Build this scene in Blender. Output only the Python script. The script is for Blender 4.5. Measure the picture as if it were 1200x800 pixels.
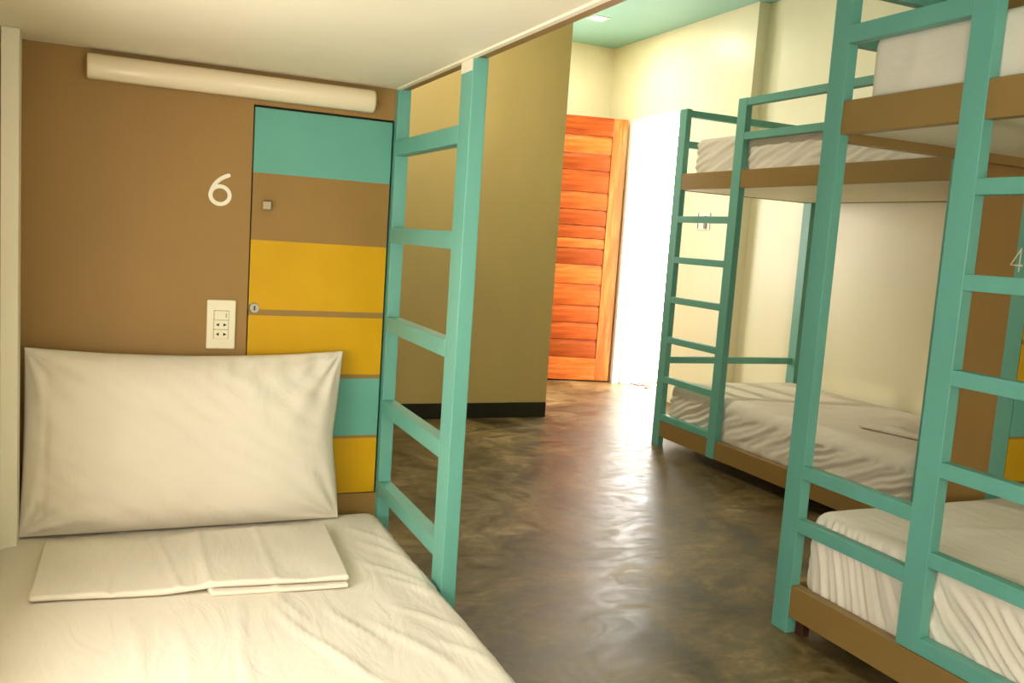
import bpy, bmesh, math, random
import numpy as np
from mathutils import Vector, Matrix, noise

random.seed(7)
scene = bpy.context.scene
for o in list(bpy.data.objects):
    bpy.data.objects.remove(o, do_unlink=True)
COL = scene.collection

# ------------------------------------------------------------------ camera
YAW, PITCH, ROLL = (math.radians(a) for a in (23.993, 6.546, 3.923))
cyw, syw = math.cos(YAW), math.sin(YAW)
F = Vector((syw * math.cos(PITCH), cyw * math.cos(PITCH), -math.sin(PITCH)))
R0 = Vector((cyw, -syw, 0.0))
U0 = R0.cross(F)
RI = math.cos(ROLL) * R0 + math.sin(ROLL) * U0
UP = -math.sin(ROLL) * R0 + math.cos(ROLL) * U0
cam_data = bpy.data.cameras.new('camera')
cam = bpy.data.objects.new('camera', cam_data)
COL.objects.link(cam)
m = Matrix.Identity(4)
for i in range(3):
    m[i][0], m[i][1], m[i][2] = RI[i], UP[i], -F[i]
m.translation = Vector((0, 0, 1.2))
cam.matrix_world = m
cam_data.sensor_width = 36.0
cam_data.lens = 36.0 * 1047.5 / 1200.0
cam_data.clip_start = 0.02
scene.camera = cam

# ------------------------------------------------------------------ world, light, exposure
world = bpy.data.worlds.new('sky')
scene.world = world
world.use_nodes = True
bg = world.node_tree.nodes['Background']
bg.inputs['Color'].default_value = (1.0, 0.965, 0.895, 1)
bg.inputs['Strength'].default_value = 13.0

def area(name, loc, rot, sx, sy, power=0, color=(1, 1, 1), portal=False):
    d = bpy.data.lights.new(name, 'AREA')
    d.shape = 'RECTANGLE'
    d.size, d.size_y = sx, sy
    d.energy = power
    d.color = color
    o = bpy.data.objects.new(name, d)
    COL.objects.link(o)
    o.location = loc
    o.rotation_euler = rot
    if portal:
        d.cycles.is_portal = True
    return o

HP = math.pi / 2
# daylight: the white sky through the doorway, and daylight entering windows; the aisle and near ones are added fill openings
area('doorway_portal', (4.17, 6.365, 1.12), (0, HP, 0), 2.2, 0.75, portal=True)
area('bed_window_portal', (-0.36, 1.25, 0.96), (0, -HP, 0), 0.56, 1.06, portal=True)
area('aisle_fill_portal', (-0.36, -0.75, 1.35), (0, -HP, 0), 1.30, 1.20, portal=True)
area('near_fill_portal', (1.05, -1.70, 1.15), (HP, 0, 0), 0.9, 0.7, portal=True)

area('far_window_portal', (1.75, 7.28, 1.55), (-HP, 0, 0), 1.5, 1.5, portal=True)

scene.view_settings.view_transform = 'Standard'
scene.view_settings.look = 'None'
scene.view_settings.exposure = 0.0
scene.view_settings.gamma = 1.0
scene.view_settings.use_curve_mapping = False

# ------------------------------------------------------------------ materials
def lin(c):
    return tuple((v / 255 / 12.92) if v / 255 <= 0.04045 else ((v / 255 + 0.055) / 1.055) ** 2.4 for v in c) + (1.0,)

def base_mat(name):
    mt = bpy.data.materials.new(name)
    mt.use_nodes = True
    nt = mt.node_tree
    return mt, nt, nt.nodes['Principled BSDF']

def noise_node(nt, scale, detail=4, rough=.55, stretch=None, coord='Object', dist=0.0):
    tc = nt.nodes.new('ShaderNodeTexCoord')
    n = nt.nodes.new('ShaderNodeTexNoise')
    n.inputs['Scale'].default_value = scale
    n.inputs['Detail'].default_value = detail
    n.inputs['Roughness'].default_value = rough
    n.inputs['Distortion'].default_value = dist
    if stretch:
        mp = nt.nodes.new('ShaderNodeMapping')
        mp.inputs['Scale'].default_value = stretch
        nt.links.new(tc.outputs[coord], mp.inputs['Vector'])
        nt.links.new(mp.outputs['Vector'], n.inputs['Vector'])
    else:
        nt.links.new(tc.outputs[coord], n.inputs['Vector'])
    return n

def ramp(nt, fac, stops, interp='LINEAR'):
    r = nt.nodes.new('ShaderNodeValToRGB')
    r.color_ramp.interpolation = interp
    e = r.color_ramp.elements
    e[0].position, e[0].color = stops[0]
    e[1].position, e[1].color = stops[1]
    for p, c in stops[2:]:
        k = e.new(p)
        k.color = c
    nt.links.new(fac, r.inputs['Fac'])
    return r

def scaled(c, k):
    return (c[0] * k, c[1] * k, c[2] * k, 1)

def bump(nt, bsdf, height, strength, distance=0.002):
    b = nt.nodes.new('ShaderNodeBump')
    b.inputs['Strength'].default_value = strength
    b.inputs['Distance'].default_value = distance
    nt.links.new(height, b.inputs['Height'])
    nt.links.new(b.outputs['Normal'], bsdf.inputs['Normal'])

def paint(name, rgb, rough=.45, var=.08, scale=9, bscale=60, bstr=.15, stretch=None, spec=.5):
    mt, nt, b = base_mat(name)
    c = lin(rgb)
    n = noise_node(nt, scale, stretch=stretch)
    r = ramp(nt, n.outputs['Fac'], [(.3, scaled(c, 1 - var)), (.7, scaled(c, 1 + var))])
    nt.links.new(r.outputs['Color'], b.inputs['Base Color'])
    b.inputs['Roughness'].default_value = rough
    b.inputs['Specular IOR Level'].default_value = spec
    n2 = noise_node(nt, bscale, 5, stretch=stretch)
    bump(nt, b, n2.outputs['Fac'], bstr, .003)
    return mt

TEAL_C = (104, 170, 153)
BROWN_C = (157, 121, 66)
YELLOW_C = (210, 160, 0)
M = {}
M['teal'] = paint('teal_paint', TEAL_C, .42, .07, 7, 45, .18, (1, 1, .25))
M['brown'] = paint('brown_paint', BROWN_C, .5, .05, 5, 70, .22, (1, 1, .35), .3)
M['board'] = paint('brown_board_paint', (146, 115, 62), .42, .06, 5, 40, .12)
M['tan'] = paint('tan_wall_paint', (198, 172, 106), .5, .05, 3, 70, .2, (1, 1, .5))
M['cream'] = paint('cream_paint', (236, 227, 202), .5, .03, 4, 50, .1)
M['white_wall'] = paint('pale_wall_paint', (242, 232, 198), .36, .03, 2.5, 30, .08, (1, 1, .4))
M['ceiling'] = paint('teal_ceiling_paint', (152, 206, 198), .5, .03, 2, 40, .08)
M['black'] = paint('black_baseboard_paint', (34, 32, 22), .4, .1)
M['white'] = paint('white_gloss_paint', (244, 240, 228), .35, .02)
M['plastic'] = paint('cream_plastic', (238, 228, 196), .3, .02, 4, 30, .02)
M['lampcover'] = paint('lamp_cover_plastic', (240, 224, 192), .22, .02, 4, 30, .02)
M['number'] = paint('number_paint', (246, 238, 216), .5, .02)
M['grey'] = paint('grey_plastic', (120, 116, 104), .4, .05)
M['dark'] = paint('dark_gap', (16, 12, 8), .8, .05)
M['redwood'] = paint('dark_red_wood', (70, 34, 18), .6, .15)
M['cord'] = paint('pinkish_cord', (150, 104, 90), .5, .1)
M['concrete_out'] = paint('landing_concrete', (226, 218, 200), .6, .05)

mt, nt, b = base_mat('brass_metal')
b.inputs['Base Color'].default_value = lin((150, 136, 104)); b.inputs['Metallic'].default_value = .5; b.inputs['Roughness'].default_value = .38
M['brass'] = mt
mt, nt, b = base_mat('steel_metal')
b.inputs['Base Color'].default_value = lin((150, 144, 126)); b.inputs['Metallic'].default_value = .8; b.inputs['Roughness'].default_value = .3
M['steel'] = mt
mt, nt, b = base_mat('lit_diffuser')
b.inputs['Base Color'].default_value = (1, 1, 1, 1)
b.inputs['Emission Color'].default_value = (1, .93, .8, 1)
b.inputs['Emission Strength'].default_value = 8
M['lit'] = mt

# cloth
def cloth(name, rgb, fine=.25):
    mt, nt, b = base_mat(name)
    c = lin(rgb)
    n = noise_node(nt, 3.0, 3)
    r = ramp(nt, n.outputs['Fac'], [(.3, scaled(c, .96)), (.7, scaled(c, 1.03))])
    nt.links.new(r.outputs['Color'], b.inputs['Base Color'])
    b.inputs['Roughness'].default_value = .9
    b.inputs['Specular IOR Level'].default_value = .2
    b.inputs['Sheen Weight'].default_value = .12
    n1 = noise_node(nt, 7, 5, .5, (1.6, .5, 1), dist=1.4)
    n2 = noise_node(nt, 420, 2)
    mx = nt.nodes.new('ShaderNodeMath'); mx.operation = 'MULTIPLY_ADD'
    mx.inputs[1].default_value = .06
    nt.links.new(n2.outputs['Fac'], mx.inputs[0])
    nt.links.new(n1.outputs['Fac'], mx.inputs[2])
    bump(nt, b, mx.outputs[0], fine * 1.8, .012)
    return mt
M['sheet'] = cloth('white_bedsheet', (230, 219, 201))
M['sheet2'] = cloth('cream_bedsheet', (232, 216, 178))
M['pillow'] = cloth('white_pillowcase', (230, 219, 201), .18)

# striped locker door (flat painted bands); Generated Z runs 0..1 over the door
def stripes():
    mt, nt, b = base_mat('striped_locker_paint')
    z0, z1 = .433, 1.503
    T, B, Y = lin(TEAL_C), lin((152, 118, 62)), lin(YELLOW_C)
    bands = [(.433, Y), (.595, B), (.604, T), (.769, B), (.783, Y), (.947, B), (.963, Y), (1.150, B), (1.328, T)]
    tc = nt.nodes.new('ShaderNodeTexCoord')
    sp = nt.nodes.new('ShaderNodeSeparateXYZ')
    nt.links.new(tc.outputs['Generated'], sp.inputs[0])
    r = ramp(nt, sp.outputs['Z'], [(0, bands[0][1]), ((bands[1][0] - z0) / (z1 - z0), bands[1][1])] +
             [((z - z0) / (z1 - z0), c) for z, c in bands[2:]], 'CONSTANT')
    n = noise_node(nt, 6, 3)
    mix = nt.nodes.new('ShaderNodeMix'); mix.data_type = 'RGBA'; mix.blend_type = 'MULTIPLY'
    mix.inputs['Factor'].default_value = 1
    rr = ramp(nt, n.outputs['Fac'], [(.3, (.94, .94, .94, 1)), (.7, (1.04, 1.04, 1.04, 1))])
    nt.links.new(r.outputs['Color'], mix.inputs['A'])
    nt.links.new(rr.outputs['Color'], mix.inputs['B'])
    nt.links.new(mix.outputs['Result'], b.inputs['Base Color'])
    b.inputs['Roughness'].default_value = .5
    b.inputs['Specular IOR Level'].default_value = .25
    return mt
M['stripes'] = stripes()

# polished concrete floor
def concrete():
    mt, nt, b = base_mat('polished_concrete')
    n1 = noise_node(nt, 1.3, 7, .6, (1.0, 1.0, 1), dist=1.6)      # clouds
    n2 = noise_node(nt, 3.6, 8, .68, (1.0, 1.5, 1), dist=2.6)     # trowel swirls
    n3 = noise_node(nt, 26, 6, .7)
    a = nt.nodes.new('ShaderNodeMath'); a.operation = 'MULTIPLY_ADD'; a.inputs[1].default_value = .75
    nt.links.new(n2.outputs['Fac'], a.inputs[0]); nt.links.new(n1.outputs['Fac'], a.inputs[2])
    a2 = nt.nodes.new('ShaderNodeMath'); a2.operation = 'MULTIPLY_ADD'; a2.inputs[1].default_value = .25
    nt.links.new(n3.outputs['Fac'], a2.inputs[0]); nt.links.new(a.outputs[0], a2.inputs[2])
    hf = nt.nodes.new('ShaderNodeMath'); hf.operation = 'MULTIPLY'; hf.inputs[1].default_value = .5
    nt.links.new(a2.outputs[0], hf.inputs[0])
    r = ramp(nt, hf.outputs[0], [(.40, lin((56, 46, 24))), (.62, lin((158, 132, 88))), (.475, lin((92, 76, 43))), (.54, lin((118, 98, 60)))])
    nt.links.new(r.outputs['Color'], b.inputs['Base Color'])
    rr = nt.nodes.new('ShaderNodeMapRange')
    rr.inputs['From Min'].default_value = .35; rr.inputs['From Max'].default_value = .65
    rr.inputs['To Min'].default_value = .32; rr.inputs['To Max'].default_value = .50
    nt.links.new(n2.outputs['Fac'], rr.inputs['Value'])
    nt.links.new(rr.outputs['Result'], b.inputs['Roughness'])
    b.inputs['Specular IOR Level'].default_value = .55
    # sparse little scratches and pits
    v = noise_node(nt, 11, 3, .5, (1, 2.2, 1), dist=1.0)
    pit = ramp(nt, v.outputs['Fac'], [(.215, (0, 0, 0, 1)), (.235, (1, 1, 1, 1))])
    ad = nt.nodes.new('ShaderNodeMath'); ad.operation = 'MULTIPLY_ADD'; ad.inputs[1].default_value = .15
    nt.links.new(n3.outputs['Fac'], ad.inputs[0]); nt.links.new(pit.outputs['Color'], ad.inputs[2])
    bump(nt, b, ad.outputs[0], .03, .003)
    return mt
M['floor'] = concrete()

# orange-varnished wood, each plank its own tone
def wood(name, axis):
    mt, nt, b = base_mat(name)
    oi = nt.nodes.new('ShaderNodeObjectInfo')
    st = (1.2, 8, 14) if axis == 'x' else (14, 8, 1.2)
    n = noise_node(nt, 2.2, 7, .6, st, dist=.6)
    r1 = ramp(nt, n.outputs['Fac'], [(.25, lin((150, 60, 12))), (.75, lin((218, 130, 62))), (.5, lin((190, 90, 28)))])
    tone = ramp(nt, oi.outputs['Random'], [(0, (.60, .50, .40, 1)), (1, (1.25, 1.4, 1.7, 1)), (.5, (.82, .72, .58, 1))])
    mix = nt.nodes.new('ShaderNodeMix'); mix.data_type = 'RGBA'; mix.blend_type = 'MULTIPLY'; mix.inputs['Factor'].default_value = 1
    nt.links.new(r1.outputs['Color'], mix.inputs['A']); nt.links.new(tone.outputs['Color'], mix.inputs['B'])
    nt.links.new(mix.outputs['Result'], b.inputs['Base Color'])
    b.inputs['Roughness'].default_value = .32
    bump(nt, b, n.outputs['Fac'], .1, .003)
    return mt
M['wood_h'] = wood('orange_varnished_wood', 'x')
M['wood_v'] = wood('orange_varnished_stile_wood', 'z')

# ------------------------------------------------------------------ mesh helpers
def bm_box(bm, x0, x1, y0, y1, z0, z1, bev=0.0, seg=2):
    r = bmesh.ops.create_cube(bm, size=1.0)
    vs = r['verts']
    for v in vs:
        v.co = Vector((x0 + (v.co.x + .5) * (x1 - x0), y0 + (v.co.y + .5) * (y1 - y0), z0 + (v.co.z + .5) * (z1 - z0)))
    if bev:
        es = list({e for v in vs for e in v.link_edges})
        bmesh.ops.bevel(bm, geom=es, offset=bev, segments=seg, affect='EDGES', profile=.5)

def new_bm():
    return bmesh.new()

def mk(name, bm, mat, parent=None, smooth=False):
    bmesh.ops.recalc_face_normals(bm, faces=bm.faces[:])
    me = bpy.data.meshes.new(name)
    bm.to_mesh(me)
    bm.free()
    co = np.empty(len(me.vertices) * 3)
    me.vertices.foreach_get('co', co)
    co = co.reshape(-1, 3)
    c = (co.min(0) + co.max(0)) / 2
    c[2] = co[:, 2].min()
    co -= c
    me.vertices.foreach_set('co', co.ravel())
    if smooth:
        me.polygons.foreach_set('use_smooth', [True] * len(me.polygons))
    me.update()
    me.materials.append(M[mat])
    o = bpy.data.objects.new(name, me)
    COL.objects.link(o)
    o.location = Vector(c)
    if parent is not None:
        o.parent = parent
        o.matrix_parent_inverse = inv_of(parent)
    return o

def world_of(o):
    w = Matrix.LocRotScale(o.location, o.rotation_euler, o.scale)
    if o.parent is not None:
        w = world_of(o.parent) @ o.matrix_parent_inverse @ w
    return w

def inv_of(o):
    return world_of(o).inverted()

def box(name, mat, parent, x0, x1, y0, y1, z0, z1, bev=.002):
    bm = new_bm()
    bm_box(bm, x0, x1, y0, y1, z0, z1, bev)
    return mk(name, bm, mat, parent)

def thing(name, label, cat, loc, group=None):
    o = bpy.data.objects.new(name, None)
    COL.objects.link(o)
    o.empty_display_size = .1
    o.location = loc
    o['label'] = label
    o['category'] = cat
    if group:
        o['group'] = group
    return o

def tag(o, label, cat, group=None):
    o['label'] = label
    o['category'] = cat
    if group:
        o['group'] = group
    return o

def struct(o, label=None):
    o['kind'] = 'structure'
    if label:
        o['label'] = label
    return o

def tube(bm, pts, r, seg=8):
    rings = []
    n = len(pts)
    for i, p in enumerate(pts):
        p = Vector(p)
        t = (Vector(pts[min(i + 1, n - 1)]) - Vector(pts[max(i - 1, 0)])).normalized()
        a = t.orthogonal().normalized() if i == 0 else (rings_a - rings_a.dot(t) * t).normalized()
        rings_a = a
        bb = t.cross(a)
        rings.append([bm.verts.new(p + r * (math.cos(2 * math.pi * k / seg) * a + math.sin(2 * math.pi * k / seg) * bb)) for k in range(seg)])
    for i in range(n - 1):
        for k in range(seg):
            bm.faces.new((rings[i][k], rings[i][(k + 1) % seg], rings[i + 1][(k + 1) % seg], rings[i + 1][k]))
    bm.faces.new(rings[0]); bm.faces.new(rings[-1])

def cyl(bm, c, r, d, axis='y', seg=24, r2=None):
    mat = Matrix.Translation(Vector(c))
    if axis == 'y':
        mat = mat @ Matrix.Rotation(HP, 4, 'X')
    elif axis == 'x':
        mat = mat @ Matrix.Rotation(HP, 4, 'Y')
    bmesh.ops.create_cone(bm, cap_ends=True, segments=seg, radius1=r, radius2=r if r2 is None else r2, depth=d, matrix=mat)

# ------------------------------------------------------------------ structure
XL, XR, XRB = -0.27, 4.00, 4.09      # left wall, door wall, wall behind the far bunk
YN, YF, ZC = -1.60, 7.18, 2.93       # wall behind the camera, far wall, ceiling
bm = new_bm(); bm_box(bm, XL - .15, 5.6, YN - .15, YF + .15, -.12, 0)
struct(mk('floor', bm, 'floor'), 'dark polished concrete floor with cloudy trowel marks')
bm = new_bm(); bm_box(bm, XL - .15, XRB + .15, YN - .15, YF + .15, ZC, ZC + .12)
struct(mk('ceiling', bm, 'ceiling'), 'pale teal painted ceiling')
# left wall with a window opening beside the foot of the bed (out of the picture)
WY0, WY1, WZ0, WZ1 = .72, 1.78, .68, 1.24
VY0, VY1, VZ0, VZ1 = -1.35, -.15, .70, 2.0  # unseen opening behind the camera, added to light the near bunk
bm = new_bm()
bm_box(bm, XL - .15, XL, YN, VY0, 0, ZC); bm_box(bm, XL - .15, XL, VY1, WY0, 0, ZC)
bm_box(bm, XL - .15, XL, VY0, VY1, 0, VZ0); bm_box(bm, XL - .15, XL, VY0, VY1, VZ1, ZC)
bm_box(bm, XL - .15, XL, WY1, YF, 0, ZC)
bm_box(bm, XL - .15, XL, WY0, WY1, 0, WZ0); bm_box(bm, XL - .15, XL, WY0, WY1, WZ1, ZC)
struct(mk('wall_left', bm, 'cream'))
# wall behind the camera; its unseen window is added as fill light
NX0, NX1, NZ0, NZ1 = .60, 1.50, .80, 1.50
bm = new_bm()
bm_box(bm, XL, NX0, YN - .15, YN, 0, ZC); bm_box(bm, NX1, XRB, YN - .15, YN, 0, ZC)
bm_box(bm, NX0, NX1, YN - .15, YN, 0, NZ0); bm_box(bm, NX0, NX1, YN - .15, YN, NZ1, ZC)
struct(mk('wall_near', bm, 'white_wall'))
bm = new_bm()
bm_box(bm, XL, 1.0, YF, YF + .15, 0, ZC); bm_box(bm, 2.5, XR, YF, YF + .15, 0, ZC)
bm_box(bm, 1.0, 2.5, YF, YF + .15, 0, .8); bm_box(bm, 1.0, 2.5, YF, YF + .15, 2.3, ZC)
struct(mk('wall_far', bm, 'white_wall'), 'pale cream end wall above the open wooden door')
# right wall: door bay stands 9 cm proud of the wall behind the bunks
DY0, DY1, DZ = 5.985, 6.745, 2.24
bm = new_bm()
bm_box(bm, XR, XR + .16, 5.20, DY0 - .04, 0, ZC); bm_box(bm, XR, XR + .16, DY1 + .035, YF, 0, ZC)
bm_box(bm, XR, XR + .16, DY0 - .04, DY1 + .035, DZ + .04, ZC)
bm_box(bm, XRB, XRB + .16, YN, 5.22, 0, ZC)
struct(mk('wall_right', bm, 'white_wall'), 'pale cream wall with the bright doorway and a shallow step')
bm = new_bm()
bm_box(bm, XR - .012, XR + .165, DY1, DY1 + .04, 0, DZ + .04, .003); bm_box(bm, XR - .012, XR + .165, DY0 - .045, DY0, 0, DZ + .04, .003)
bm_box(bm, XR - .012, XR + .165, DY0, DY1, DZ, DZ + .042, .003)
bm_box(bm, XR + .06, XR + .09, DY1 - .014, DY1, 0, DZ, .002)
struct(mk('trim_1', bm, 'white'), 'white door frame around the bright doorway')
# tan partition beyond the left bunk
bm = new_bm(); bm_box(bm, XL, 2.705, 5.44, 5.56, 0, ZC)
struct(mk('wall_middle', bm, 'tan'), 'olive tan partition wall with dark baseboard')
bm = new_bm(); bm_box(bm, XL, 2.703, 5.428, 5.44, 0, .102, .002)
struct(mk('baseboard_middle', bm, 'black'), 'black baseboard along the tan partition')
# landing outside the door
bm = new_bm(); bm_box(bm, 4.16, 5.6, 5.0, 7.6, .0, .004)
struct(mk('landing', bm, 'concrete_out'), 'sunlit landing outside the doorway')

# head wall of the left bunk, with a locker opening
HY = 2.50
LX0, LX1, LZ0, LZ1 = .321, .704, .430, 1.506
bm = new_bm()
bm_box(bm, XL, LX0, HY, HY + .04, 0, ZC); bm_box(bm, LX0, LX1 + .002, HY, HY + .04, 0, LZ0); bm_box(bm, LX0, LX1 + .002, HY, HY + .04, LZ1, ZC)
wall_head = struct(mk('wall_head', bm, 'brown'), 'brown painted head wall behind the pillow')

# open wooden door
door = bpy.data.objects.new('door_1', None); COL.objects.link(door)
door.location = (3.968, 6.782, 0)
struct(door, 'open orange varnished door of stacked horizontal boards'); door['category'] = 'door'
DW, DT = .84, .04
parts = []
def dbox(name, mat, x0, x1, z0, z1, y0=0.0, y1=DT, bev=.004):
    o = box(name, mat, None, -x1, -x0, y0, y1, z0, z1, bev)
    o.parent = door
    return o
dbox('stile', 'wood_v', 0, .128, .012, 2.272)
dbox('stile', 'wood_v', DW - .128, DW, .012, 2.272)
dbox('rail', 'wood_h', .128, DW - .128, 2.118, 2.272)
dbox('rail', 'wood_h', .128, DW - .128, .012, .205)
zs = [2.118, 1.962, 1.822, 1.64, 1.49, 1.355, 1.245, 1.16, 1.02, .85, .665, .515, .365, .205]
for i in range(len(zs) - 1):
    bm = new_bm()
    z1, z0 = zs[i] - .002, zs[i + 1] + .002
    prof = [(.010, z0), (.006, z0 + .02), (.006, z1 - .035), (.016, z1), (.030, z1), (.030, z0)]
    a = [bm.verts.new((-.130, y, z)) for y, z in prof]
    c = [bm.verts.new((-(DW - .130), y, z)) for y, z in prof]
    k = len(prof)
    for j in range(k):
        bm.faces.new((a[j], a[(j + 1) % k], c[(j + 1) % k], c[j]))
    bm.faces.new(a); bm.faces.new(c[::-1])
    o = mk('slat', bm, 'wood_h'); o.parent = door
bm = new_bm(); tube(bm, [(-.79, -.0, 1.02), (-.79, -.05, 1.02), (-.70, -.05, 1.02)], .009)
o = mk('handle', bm, 'steel', None, True); o.parent = door
door.rotation_euler = (0, 0, -math.radians(13.5))

# window frames; the two behind the camera are added to fill in light
def window(name, horizontal_x, a0, a1, z0, z1, p, label):
    e = bpy.data.objects.new(name, None); COL.objects.link(e)
    e.location = ((a0 + a1) / 2, p, z0) if horizontal_x else (p, (a0 + a1) / 2, z0)
    struct(e, label)
    def bar(n, u0, u1, w0, w1):
        if horizontal_x: box(n, 'white', e, u0, u1, p - .10, p - .05, w0, w1, .003)
        else: box(n, 'white', e, p - .10, p - .05, u0, u1, w0, w1, .003)
    bar('window_frame', a0, a0 + .035, z0, z1); bar('window_frame', a1 - .035, a1, z0, z1)
    bar('window_frame', a0 + .035, a1 - .035, z0, z0 + .035); bar('window_frame', a0 + .035, a1 - .035, z1 - .035, z1)
    bar('mullion', (a0 + a1) / 2 - .015, (a0 + a1) / 2 + .015, z0 + .035, z1 - .035)
window('window_1', False, WY0, WY1, WZ0, WZ1, XL, 'open window beside the foot of the left bed')
window('window_3', True, 1.0, 2.5, .8, 2.3, YF + .15, 'wide window in the end wall hidden behind the tan partition')
window('fill_window_left', False, VY0, VY1, VZ0, VZ1, XL, 'unseen window in the left wall, added to brighten the near bunk')
window('fill_window_near', True, NX0, NX1, NZ0, NZ1, YN, 'unseen window in the wall behind the camera, added for fill light')

# ------------------------------------------------------------------ painted numbers
def ribbon(bm, pts, w, y, th=.0008):
    n = len(pts)
    L, Rr = [], []
    for i in range(n):
        a = Vector(pts[max(i - 1, 0)]); c = Vector(pts[min(i + 1, n - 1)])
        t = (c - a).normalized(); nn = Vector((-t.y, t.x))
        p = Vector(pts[i])
        L.append(p + nn * w / 2); Rr.append(p - nn * w / 2)
    def cap(p, d, sgn):
        nn = Vector((-d.y, d.x)) * sgn
        return [Vector(p) + (w / 2) * (math.cos(t) * nn + math.sin(t) * d) for t in [math.pi * k / 8 for k in range(1, 8)]]
    d1 = (Vector(pts[-1]) - Vector(pts[-2])).normalized(); d0 = (Vector(pts[0]) - Vector(pts[1])).normalized()
    outline = None
    for i in range(n - 1):
        f = [L[i], L[i + 1], Rr[i + 1], Rr[i]]
        poly(bm, f, y - 1.2e-5 * i, th)
    poly(bm, [L[-1]] + cap(pts[-1], d1, 1) + [Rr[-1]], y, th)
    poly(bm, [Rr[0]] + cap(pts[0], d0, 1) + [L[0]], y, th)
def poly(bm, f, y, th):
    a = [bm.verts.new((p.x, y - th, p.y)) for p in f]
    bm.faces.new(a)
def six(h):
    pts = []
    for k in range(9):                       # stem
        t = k / 8
        p0, p1, p2 = (.585, .955), (.16, .80), (.058, .36)
        pts.append(((1 - t) ** 2 * p0[0] + 2 * t * (1 - t) * p1[0] + t * t * p2[0], (1 - t) ** 2 * p0[1] + 2 * t * (1 - t) * p1[1] + t * t * p2[1]))
    for k in range(1, 33):                   # bowl
        t = math.pi - .05 + 2 * math.pi * k / 32
        pts.append((.345 + .288 * math.cos(t), .325 + .275 * math.sin(t)))
    return [[(x * h, z * h) for x, z in pts]]
def four(h):
    return [[(x * h, z * h) for x, z in s] for s in ([(.56, .95), (.03, .27), (.73, .27)], [(.56, .96), (.56, .03)])]
def number(strokes, ox, oz, y, parent, label, w):
    bm = new_bm()
    for k, s in enumerate(strokes):
        ribbon(bm, [(ox + x, oz + z) for x, z in s], w, y - .0004 * k)
    o = mk('painted_number', bm, 'number', parent)
    o['label'] = label
number(six(.084), .213, 1.234, HY, wall_head, 'cream painted numeral 6', .0104)

# ------------------------------------------------------------------ locker builder (front faces -Y)
def locker(x0, x1, y, label, D=.42):
    z0, z1 = .430, 1.506
    t = thing('locker', label, 'locker', ((x0 + x1) / 2, y + .2, z0))
    bm = new_bm()
    bm_box(bm, x0 + .001, x0 + .012, y + .006, y + D, z0 + .001, z1 - .001); bm_box(bm, x1 - .012, x1 - .001, y + .006, y + D, z0 + .001, z1 - .001)
    bm_box(bm, x0 + .012, x1 - .012, y + .006, y + D, z0 + .001, z0 + .012); bm_box(bm, x0 + .012, x1 - .012, y + .006, y + D, z1 - .012, z1 - .001)
    bm_box(bm, x0 + .001, x1 - .001, y + D, y + D + .01, z0 + .001, z1 - .001)
    mk('body', bm, 'dark', t)
    d = box('door', 'stripes', t, x0 + .0035, x1 - .0035, y - .001, y + .018, z0 + .003, z1 - .006, .0015)
    bm = new_bm(); bm_box(bm, x0 + .029, x0 + .053, y - .018, y - .006, 1.231, 1.256, .003); bm_box(bm, x0 + .034, x0 + .048, y - .006, y - .001, 1.237, 1.250)
    kb = mk('knob', bm, 'brass', d); kb['label'] = 'small square brass knob'
    bm = new_bm(); cyl(bm, (x0 + .0185, y - .003, .9655), .0145, .005, r2=.0125); cyl(bm, (x0 + .0185, y - .006, .9655), .0085, .004)
    lk = mk('cam_lock', bm, 'steel', d); lk['label'] = 'round steel key lock'
    box('key_slot', 'dark', d, x0 + .0165, x0 + .0205, y - .0088, y - .0078, .9595, .9715, 0)
    return t
locker(LX0, LX1, HY, 'striped teal, brown and yellow locker set into the wall beside the numeral 6')

# ------------------------------------------------------------------ wall lamp
t = thing('wall_lamp', 'long off-white tubular lamp mounted above the pillow', 'lamp', (.28, HY, 1.515))
bm = new_bm()
prof = []
for k in range(13):
    a = math.pi * k / 12
    prof.append((HY - .012 - .036 * math.sin(a) ** .8, 1.5485 + .0315 * math.cos(a)))
prof += [(HY - .012, 1.517)]
xs = [-.078, -.074, .632, .638]
rows = []
for i, x in enumerate(xs):
    s = .96 if i in (0, 3) else 1
    rows.append([bm.verts.new((x, HY - .012 + (y - HY + .012) * s, 1.5485 + (z - 1.5485) * s)) for y, z in prof[:-1]])
for i in range(3):
    for j in range(len(rows[0]) - 1):
        bm.faces.new((rows[i][j], rows[i][j + 1], rows[i + 1][j + 1], rows[i + 1][j]))
    bm.faces.new((rows[i][0], rows[i + 1][0], rows[i + 1][-1], rows[i][-1]))
bm.faces.new(rows[0]); bm.faces.new(rows[-1][::-1])
o = mk('diffuser', bm, 'lampcover', t, True)
box('back_plate', 'white', t, -.074, .632, HY - .012, HY, 1.522, 1.574, .002)

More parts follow.
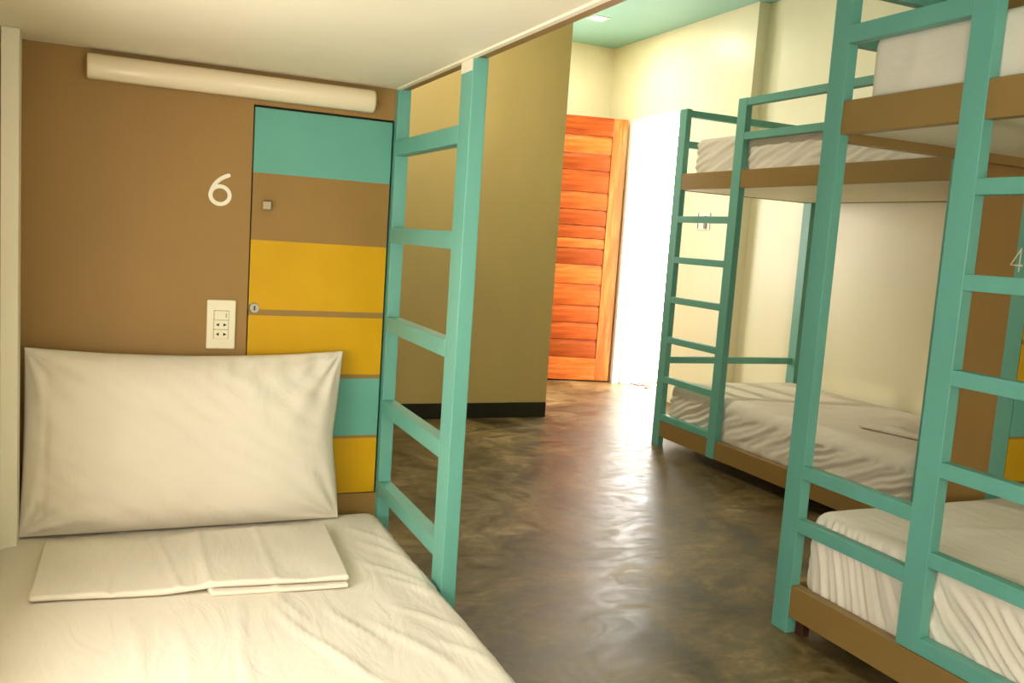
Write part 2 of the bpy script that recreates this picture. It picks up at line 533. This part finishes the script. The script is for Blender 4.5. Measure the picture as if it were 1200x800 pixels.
# ------------------------------------------------------------------ power outlet with switch
t = thing('power_outlet', 'cream wall plate with a rocker switch and two sockets', 'outlet', (.254, HY, .853))
ox0, ox1, oz0, oz1 = .217, .291, .853, .985
box('plate', 'plastic', t, ox0, ox1, HY - .010, HY, oz0, oz1, .003)
cx = (ox0 + ox1) / 2
bm = new_bm(); bm_box(bm, cx - .0195, cx + .0195, HY - .0108, HY - .0095, .8805, .957)
mk('seam', bm, 'grey', t)
sw = box('switch_rocker', 'plastic', t, cx - .0185, cx + .0185, HY - .0135, HY - .0105, .9315, .956, .0015)
box('switch_mark', 'grey', sw, cx + .011, cx + .013, HY - .0141, HY - .0132, .938, .950, 0)
for zc in (.9185, .893):
    s = box('socket', 'plastic', t, cx - .0185, cx + .0185, HY - .0125, HY - .0105, zc - .0122, zc + .0122, .001)
    for sg in (-1, 1):
        bm = new_bm()
        px = cx + sg * .0095
        a = [bm.verts.new((px + sg * u, HY - .0129, zc + w)) for u, w in ((.0045, 0), (-.004, .0045), (-.004, -.0045))]
        c = [bm.verts.new((v.co.x, HY - .0122, v.co.z)) for v in a]
        bm.faces.new(a); bm.faces.new(c[::-1])
        for j in range(3):
            bm.faces.new((a[j], a[(j + 1) % 3], c[(j + 1) % 3], c[j]))
        mk('socket_hole', bm, 'dark', s)

# ------------------------------------------------------------------ bunk beds
PW, PD = .074, .037       # post: along the bed, across the bed
# left bunk -----------------------------------------------------------
lx0, lx1 = .706, .743
t = thing('bunk_bed', 'teal ladder bunk with cream underside around the pillow', 'bunk bed', (.25, 1.45, 0))
for y0 in (2.476, 1.898, .40):
    box('post', 'teal', t, lx0, lx1, y0, y0 + PW, 0, 1.592 if y0 != .40 else 2.03)
for z in (1.408, 1.166, .912, .670, .428):
    box('rung', 'teal', t, lx0, lx1 - .001, 1.972, 2.476, z, z + .042)
box('side_board', 'board', t, lx0, lx1, .40, 2.55, 1.5925, 1.69)
box('side_board', 'board', t, lx0 + .001, lx1 - .001, .474, 1.898, .058, .165)
box('side_board', 'board', t, lx0 + .001, lx1 - .001, 1.972, 2.476, .058, .165)
box('back_board', 'board', t, -.262, -.23, .43, 2.46, .058, .158)
box('end_board', 'board', t, -.215, .705, .40, .43, .058, .165)
box('end_board', 'board', t, -.25, .705, .40, .43, 1.5935, 1.69)
box('bed_base', 'cream', t, -.214, .705, .431, 2.47, .14, .158)
box('underside_panel', 'cream', t, -.262, .705, .43, 2.498, 1.592, 1.61)
box('panel_edge', 'cream', t, .699, .7125, .44, 2.474, 1.5875, 1.5925, .001)
o = box('paint_patch', 'cream', t, .7052, .706, 1.899, 1.971, 1.562, 1.5875, 0)
o['label'] = 'cream paint smeared over the post top'
o = box('post', 'cream', t, -.2475, -.211, 2.344, 2.40, .385, 1.5915)
o['label'] = 'cream painted back post'
box('post', 'cream', t, -.262, -.225, .375, .43, 0, 1.5915)

# near right bunk ------------------------------------------------------
nx0, nx1 = 1.986, 2.023
nb0, nb1 = 2.945, 2.982     # back posts
t = thing('bunk_bed', 'near teal bunk bed with ladder, cut by the right picture edge', 'bunk bed', (2.48, 1.15, 0))
ZT = 2.047
box('post', 'teal', t, nx0, nx1, 2.140, 2.212, 0, ZT)
box('post', 'teal', t, nx0, nx1, 1.643, 1.717, .1645, ZT)
box('post', 'teal', t, nx0, nx1, 1.135, 1.207, .1645, ZT)
box('post', 'teal', t, nx0, nx1, .10, .172, 0, ZT)
box('post', 'teal', t, nb0, nb1, .10, .172, 0, ZT)
for z in (1.390, 1.147, .898, .652, .407):
    box('rung', 'teal', t, nx0, nx1 - .001, 1.207, 1.643, z, z + .042)
box('rung', 'teal', t, nx0, nx1 - .001, 1.207, 1.643, .1645, .209)
for z in (.509, .337):
    box('guard_rail', 'teal', t, nx0, nx1 - .001, 1.717, 2.140, z, z + .042)
for z0, z1 in ((1.847, 1.900), (2.004, 2.046)):
    box('guard_rail', 'teal', t, nx0, nx1 - .001, 1.717, 2.140, z0, z1)
    box('guard_rail', 'teal', t, nx0, nx1 - .001, .172, 1.135, z0, z1)
    box('end_rail', 'teal', t, nx1, nb0, 2.150, 2.187, z0 + (.003 if z0 < 1.9 else 0), z1 - .006)
for za, zb in ((1.579, 1.679), (.058, .1615)):
    if za > 1:
        for ya, yb in ((1.717, 2.140), (1.207, 1.643), (.172, 1.135)):
            box('side_board', 'board', t, nx0 + .002, nx1, ya, yb, za, zb)
    else:
        box('side_board', 'board', t, nx0 + .002, nx1, .172, 2.140, za, zb)
    box('back_board', 'board', t, nb0 + .003, nb1, .172, 2.195, za, zb)
    box('end_board', 'board', t, nx1, nb0 - .001, 2.152, 2.187, za - (.018 if za > 1 else 0), zb)
    box('end_board', 'board', t, nx1, nb0 - .001, .12, .15, za, zb)
box('underside_panel', 'cream', t, nx1 + .001, nb0 - .001, .151, 2.151, 1.590, 1.606)
box('bed_base', 'cream', t, nx1 + .001, nb0 - .001, .151, 2.151, .10, .118)
box('foot_block', 'redwood', t, nx1 - .008, nx1 + .02, 2.098, 2.132, 0, .058)

# partition with the numeral 4 and its locker at the far end of the near bunk
PY = 2.20
bm = new_bm()
bm_box(bm, 2.705, 2.906, PY, PY + .04, 0, ZC); bm_box(bm, 2.992, XRB, PY, PY + .04, 0, .43); bm_box(bm, 2.992, XRB, PY, PY + .04, 1.506, ZC)
bm_box(bm, 3.378, XRB, PY, PY + .04, .43, 1.506)
wall_p = struct(mk('wall_partition', bm, 'brown'), 'brown partition behind the near right ladder')
wall_post = box('edge_post', 'teal', wall_p, 2.906, 2.992, PY, PY + .04, 0, ZC, .001)
box('edge_trim', 'teal', wall_p, 2.672, 2.705, PY - .004, PY + .044, 0, 1.56, .002)
number(four(.084), 2.879, 1.2055, PY, wall_p, 'cream painted numeral 4', .0078)
locker(2.994, 3.377, PY, 'striped locker behind the near right ladder beside the numeral 4', .22)

# far right bunk -------------------------------------------------------
fx0, fx1 = 3.036, 3.073
fb0, fb1 = 4.035, 4.075
t = thing('bunk_bed', 'far teal bunk bed beside the bright doorway', 'bunk bed', (3.55, 3.58, 0))
ZT = 2.027
box('post', 'teal', t, fx0, fx1, 4.527, 4.600, 0, ZT)
box('post', 'teal', t, fx0 - .002, fx1, 3.972, 4.045, .062, ZT)
box('post', 'teal', t, fx0, fx1, 2.56, 2.634, 0, ZT)
box('post', 'teal', t, fb0, fb1, 4.527, 4.600, 0, ZT)
box('post', 'teal', t, fb0, fb1, 2.56, 2.634, 0, ZT)
for z in (1.362, 1.121, .882, .640, .398):
    box('rung', 'teal', t, fx0, fx1 - .001, 4.045, 4.527, z, z + .038)
box('rung', 'teal', t, fx0, fx1 - .001, 4.045, 4.527, .163, .203)
for z0, z1 in ((1.986, 2.026), (1.806, 1.846)):
    box('guard_rail', 'teal', t, fx0, fx1 - .001, 2.634, 3.972, z0, z1)
    box('end_rail', 'teal', t, fx1, fb0, 4.560, 4.597, z0, z1)
box('end_rail', 'teal', t, fx1, fb0, 4.560, 4.597, .510, .550)
for za, zb in ((1.553, 1.648), (.064, .1625)):
    box('side_board', 'board', t, fx0 + .002, fx1, 4.045, 4.527, za, zb)
    box('side_board', 'board', t, fx0 + .002, fx1, 2.634, 3.972, za, zb)
    box('back_board', 'board', t, fb0 + .003, fb1, 2.634, 4.527, za, zb)
    o = box('end_board', 'board', t, fx1, fb0, 4.562, 4.596, za, zb)
    box('end_board', 'board', t, fx1, fb0, 2.575, 2.605, za, zb)
box('underside_panel', 'cream', t, fx1 + .001, fb0 - .001, 2.606, 4.561, 1.556, 1.574)
box('bed_base', 'cream', t, fx1 + .001, fb0 - .001, 2.606, 4.561, .10, .118)

# ------------------------------------------------------------------ mattresses and bedding
def spaced(a, b, n, r):
    core = list(np.linspace(a + r, b - r, n))
    ed = [a + r * (1 - math.cos(k * HP / 5)) * 1.0 for k in range(5)]
    return ed + core + [b - (e - a) for e in ed[::-1]]

def rounded_slab(x0, x1, y0, y1, z0, z1, r, nx, ny, nz, disp=None):
    lo = Vector((x0, y0, z0)); hi = Vector((x1, y1, z1))
    X, Y, Z = spaced(x0, x1, nx, r), spaced(y0, y1, ny, r), spaced(z0, z1, nz, r)
    bm = bmesh.new()
    def shape(p):
        q = Vector([min(max(p[i], lo[i] + r), hi[i] - r) for i in range(3)])
        d = p - q
        n = d.normalized() if d.length > 1e-9 else Vector((0, 0, 1))
        # faces: keep outside face on the box; round only where two or three axes overflow
        s = q + n * r if d.length > 1e-9 else p
        if disp:
            s = s + disp(s, n)
        return s
    def face(A, B, f):
        g = [[bm.verts.new(shape(f(a, b))) for b in B] for a in A]
        for i in range(len(A) - 1):
            for j in range(len(B) - 1):
                bm.faces.new((g[i][j], g[i + 1][j], g[i + 1][j + 1], g[i][j + 1]))
    face(X, Y, lambda a, b: Vector((a, b, z1))); face(X, Y, lambda a, b: Vector((a, b, z0)))
    face(X, Z, lambda a, b: Vector((a, y0, b))); face(X, Z, lambda a, b: Vector((a, y1, b)))
    face(Y, Z, lambda a, b: Vector((x0, a, b))); face(Y, Z, lambda a, b: Vector((x1, a, b)))
    bmesh.ops.remove_doubles(bm, verts=bm.verts[:], dist=1e-5)
    return bm

def ridge(x, w):
    return math.exp(-(x / w) ** 2)

def sheet_disp(seed, side_amp=.006, top_amp=.004, diag=.8, freq=26, creases=()):
    def f(p, n):
        q = Vector((p.x + seed * 3.1, p.y - seed * 1.7, p.z))
        up = max(n.z, 0) ** 2
        side = (1 - abs(n.z)) ** 1.5
        s = p.y if abs(n.x) > abs(n.y) else p.x
        kz = diag(s) if callable(diag) else diag
        wob = noise.noise(Vector((s * 4, p.z * 5, seed))) * .05
        ph = (s + kz * p.z + wob) * freq
        w = (0.5 + 0.5 * math.sin(ph + 2.5 * noise.noise(Vector((s * 9, p.z * 3, seed + 4))))) ** 2.0
        w2 = .5 + .5 * math.sin(ph * .43 + 3 * noise.noise(Vector((s * 4, p.z * 2, seed + 9))))
        msk = .25 + .75 * max(0, min(1, .5 + 1.6 * noise.noise(Vector((s * 3.2, seed * 2, p.z * 3)))))
        d = side * side_amp * (w * msk * 1.3 + .7 * w2 - .8)
        d += up * top_amp * noise.noise(q * 2.6)
        d += up * top_amp * .35 * noise.noise(Vector((q.x * 9, q.y * 4, 0)))
        for (ax, ay, bx, by, wd, h) in creases:
            vx, vy = bx - ax, by - ay
            L2 = vx * vx + vy * vy
            tt = ((p.x - ax) * vx + (p.y - ay) * vy) / L2
            if -.1 < tt < 1.1:
                t2 = min(max(tt, 0), 1)
                cxp = ax + vx * t2 + .012 * math.sin(t2 * 5 + ax * 9); cyp = ay + vy * t2
                dd = math.hypot(p.x - cxp, p.y - cyp)
                if dd < 4 * wd:
                    d += up * h * ridge(dd, wd) * math.sin(math.pi * min(max((tt + .1) / 1.2, 0), 1))
        return n * d
    return f

# left bed
cr = [(.30, 1.90, .42, 1.50, .009, .007), (.42, 1.86, .48, 1.58, .006, .007), (.24, 1.93, .235, 1.30, .004, .006), (.50, 1.75, .60, 1.42, .012, .006),
      (.38, 1.62, .55, 1.28, .010, .006), (.60, 2.20, .70, 1.92, .009, .008), (.56, 2.08, .69, 1.80, .008, .007), (.59, 2.32, .69, 2.06, .008, .006),
      (.60, 1.96, .70, 1.70, .008, .007), (.57, 1.80, .69, 1.55, .009, .006), (.60, 1.62, .69, 1.40, .009, .006), (.02, 1.88, .06, 1.5, .008, .004), (.10, 1.80, .16, 1.40, .012, .004), (.33, 2.0, .36, 1.72, .006, .005)]
bm = rounded_slab(-.266, .704, .45, 2.462, .159, .392, .045, 90, 210, 12, sheet_disp(1.0, .006, .005, .8, 120, cr))
G = 'sheeted bunk mattresses'
tag(mk('mattress', bm, 'sheet', None, True), 'white sheeted mattress under the big pillow in the foreground', 'mattress', G)
# near lower
bm = rounded_slab(2.0255, 2.938, .17, 2.130, .12, .415, .05, 40, 400, 24,
                  sheet_disp(2.3, .010, .006, lambda y: -(.15 + 1.4 * max(0, min(1, (2.05 - y) / .45))), 115, [(2.2, 1.9, 2.8, 1.7, .03, .006), (2.1, 1.5, 2.7, 1.4, .03, .006)]))
tag(mk('mattress', bm, 'sheet', None, True), 'white sheeted lower mattress of the near right bunk', 'mattress', G)
# near upper
bm = rounded_slab(2.0255, 2.938, .19, 2.085, 1.650, 1.862, .03, 40, 90, 10, sheet_disp(3.7, .004, .003, .6, 22))
tag(mk('mattress', bm, 'sheet', None, True), 'white sheeted upper mattress of the near right bunk', 'mattress', G)
# far lower
bm = rounded_slab(3.076, 4.030, 2.64, 4.535, .12, .404, .075, 40, 240, 18, sheet_disp(4.9, .011, .007, 2.2, 75, [(3.2, 3.9, 3.9, 3.5, .03, .008), (3.15, 3.4, 3.7, 3.0, .03, .008)]))
tag(mk('mattress', bm, 'sheet', None, True), 'white sheeted lower mattress of the far bunk by the doorway', 'mattress', G)
# far upper
bm = rounded_slab(3.076, 4.030, 2.62, 4.46, 1.62, 1.848, .03, 36, 220, 16, sheet_disp(6.1, .009, .004, 2.6, 60))
tag(mk('mattress', bm, 'sheet', None, True), 'white sheeted upper mattress of the far bunk by the doorway', 'mattress', G)

# pillow, standing against the head wall
def pillow():
    bm = bmesh.new()
    NU, NV = 96, 60
    W, H, T = .392, .232, .078
    cxp, cy0, cz = .182, 2.418, .628
    tilt = math.radians(7)
    def pt(u, v, s):
        pinch_v = 1 - .075 * (1 - u * u) * abs(v) ** 3 if v > 0 else 1 - .0 * (1 - u * u)
        pinch_u = 1 - (.03 if u > 0 else .012) * (1 - v * v)
        x = u * W * pinch_u
        z = v * H * pinch_v
        e = max(0., (1 - abs(u) ** 3.4)) ** .66 * max(0., (1 - abs(v) ** (2.6 if v > 0 else 4))) ** .66
        if v < 0:
            e = max(e, .0) * (1 + .18 * (-v))
        y = -s * T * e * (1 if s > 0 else .3)
        # gathers running in from the corners and the seams
        cu, cv = 1 - abs(u), 1 - abs(v)
        ang = math.atan2(cv * H, cu * W + 1e-6)
        rad = math.hypot(cu * W, cv * H)
        w = math.sin(ang * 13 + u * 3 + v * 2) * math.exp(-rad / .14) * .009
        w += math.sin(u * 36 + 3 * noise.noise(Vector((u * 3, v * 2, 1)))) * math.exp(-cv * H / .045) * .008 * (v > 0) * (u > .05)
        w += .006 * noise.noise(Vector((u * 2.2, v * 1.6, s * 2.0))) * min(1, e * 1.4)
        w +=   .0045 * noise.noise(Vector((u * 7 + v * 5, v * 4, 7))) * min(1, e * 2)
        w -= .0035 * ridge(u + .87, .014) * (s > 0)
        y -= s * w * (1 if s > 0 else .3) * min(1, (cu * 12)) * min(1, cv * 12)
        # pushed in on the right, lower half
        x -= .010 * max(0, u) ** 6 * ridge(v + .05, .35)
        yy = y * math.cos(tilt) + z * math.sin(tilt)
        zz = -y * math.sin(tilt) * .3 + z * math.cos(tilt)
        return Vector((cxp + x + zz * .012, cy0 + yy, cz + zz))
    def warp(k, n):
        t = -1 + 2 * k / n
        return math.copysign(1 - (1 - abs(t)) ** 1.35, t)
    G = {}
    for s in (1, -1):
        G[s] = [[bm.verts.new(pt(warp(i, NU), warp(j, NV), s)) for j in range(NV + 1)] for i in range(NU + 1)]
        for i in range(NU):
            for j in range(NV):
                bm.faces.new((G[s][i][j], G[s][i + 1][j], G[s][i + 1][j + 1], G[s][i][j + 1]))
    bmesh.ops.remove_doubles(bm, verts=bm.verts[:], dist=1e-6)
    return bm
tag(mk('pillow', pillow(), 'pillow', None, True), 'plump white pillow propped upright against the brown head wall', 'pillow')

# folded sheet lying in front of the pillow
def folded(corners, z0, th, nx, ny, seed, lift=None, amp=.004, r=None):
    (ax, ay), (bx, by), (cx_, cy_), (dx, dy) = corners      # back-left, back-right, front-right, front-left
    r = r or th * .49
    bm = rounded_slab(0, 1, 0, 1, 0, .5, .1, 2, 2, 2) if False else None
    W = math.hypot(bx - ax, by - ay); D = math.hypot(dx - ax, dy - ay)
    b2 = rounded_slab(0, W, 0, D, 0, th, r, nx, ny, 3)
    for v in b2.verts:
        u, w = v.co.x / W, 1 - v.co.y / D      # w: 0 at front? v.co.y=0 is the front edge
        fx = dx + (cx_ - dx) * u; fy = dy + (cy_ - dy) * u
        kx = ax + (bx - ax) * u; ky = ay + (by - ay) * u
        t = v.co.y / D
        x = fx + (kx - fx) * t; y = fy + (ky - fy) * t
        top = v.co.z / th
        z = z0 + v.co.z
        if lift: z += lift(u, t)
        z += top * amp * (noise.noise(Vector((x * 7 + seed, y * 7, seed))) + .5 * noise.noise(Vector((x * 17, y * 9 + seed, 2))))
        z += top * .006 * (ridge(x - .19, .010) + .8 * ridge(x - .115 + .1 * (y - 2.1), .006) - .9 * ridge(x + .005 - .15 * (y - 1.95), .005) * ridge(t, .35) + .6 * ridge(x - .33, .008))
        y += .006 * noise.noise(Vector((x * 4, seed, 0)))
        v.co = Vector((x, y, z))
    return b2
ft = thing('folded_sheet', 'folded white sheet lying flat in front of the pillow', 'bed sheet', (.18, 2.1, .392))
mk('fold_layer', folded([(.14, 2.29), (.512, 2.285), (.487, 1.905), (.192, 1.925)], .394, .0095, 44, 40, 3.0, None, .001), 'sheet', ft, True)
mk('fold_layer', folded([(-.150, 2.315), (.515, 2.288), (.490, 1.912), (-.158, 1.975)], .3945, .0125, 90, 50, 8.0,
                        lambda u, t: .0105 * min(1, max(0, (u - .40) / .16)) + .002 * (1 - t), .0045), 'sheet', ft, True)

# towel left on the far lower bed
b2 = folded([(3.80, 3.40), (3.92, 3.06), (3.37, 2.89), (3.29, 3.21)], .409, .026, 34, 34, 5.0, None, .014)
tag(mk('folded_towel', b2, 'sheet', None, True), 'rumpled white towel folded on the far lower bunk', 'towel')

# ------------------------------------------------------------------ small things
# ceiling lights: one in view, one unseen, added to brighten the tan partition
def ceiling_light(x, y, power, label):
    t = thing('ceiling_light', label, 'ceiling light', (x, y, ZC), 'square recessed ceiling lights')
    h, g = .070, .052
    bm = new_bm()
    bm_box(bm, x - h, x - g, y - h, y + h, ZC - .006, ZC); bm_box(bm, x + g, x + h, y - h, y + h, ZC - .006, ZC)
    bm_box(bm, x - g, x + g, y - h, y - g, ZC - .006, ZC); bm_box(bm, x - g, x + g, y + g, y + h, ZC - .006, ZC)
    mk('frame', bm, 'white', t)
    box('diffuser', 'lit', t, x - g, x + g, y - g, y + g, ZC - .003, ZC, 0)
    l = area('ceiling_lamp', (x, y, ZC - .008), (0, 0, 0), .1, .1, power, (1, .92, .74))
    return t
ceiling_light(3.352, 6.315, 16, 'small square recessed light in the teal ceiling by the doorway')
ceiling_light(1.7, 4.45, 32, 'unseen square recessed light above the aisle, added to brighten the tan partition')
# light switch by the doorway
t = thing('wall_switch', 'white switch plate on the pale wall beside the doorway', 'switch', (XR, 5.62, 1.37))
box('plate', 'white', t, XR - .008, XR, 5.535, 5.705, 1.362, 1.492, .003)
box('toggle', 'grey', t, XR - .014, XR - .008, 5.565, 5.600, 1.372, 1.465, .002)
box('toggle', 'grey', t, XR - .011, XR - .008, 5.672, 5.682, 1.372, 1.488, .001)
# cord on the floor
bm = new_bm()
pts = []
for k in range(46):
    a = .5 + k * .30
    rr = .10 + .035 * math.sin(k * .31)
    pts.append((4.30 + rr * 1.05 * math.cos(a) + .004 * k - .1, 6.55 + rr * 1.2 * math.sin(a), .012 + .006 * (k % 14) / 14 + .004))
pts += [(4.20, 6.44, .012), (4.15, 6.46, .01)]
tube(bm, pts, .006, 8)
tag(mk('cord', bm, 'cord', None, True), 'loosely coiled pinkish cord on the floor at the doorway', 'cord')
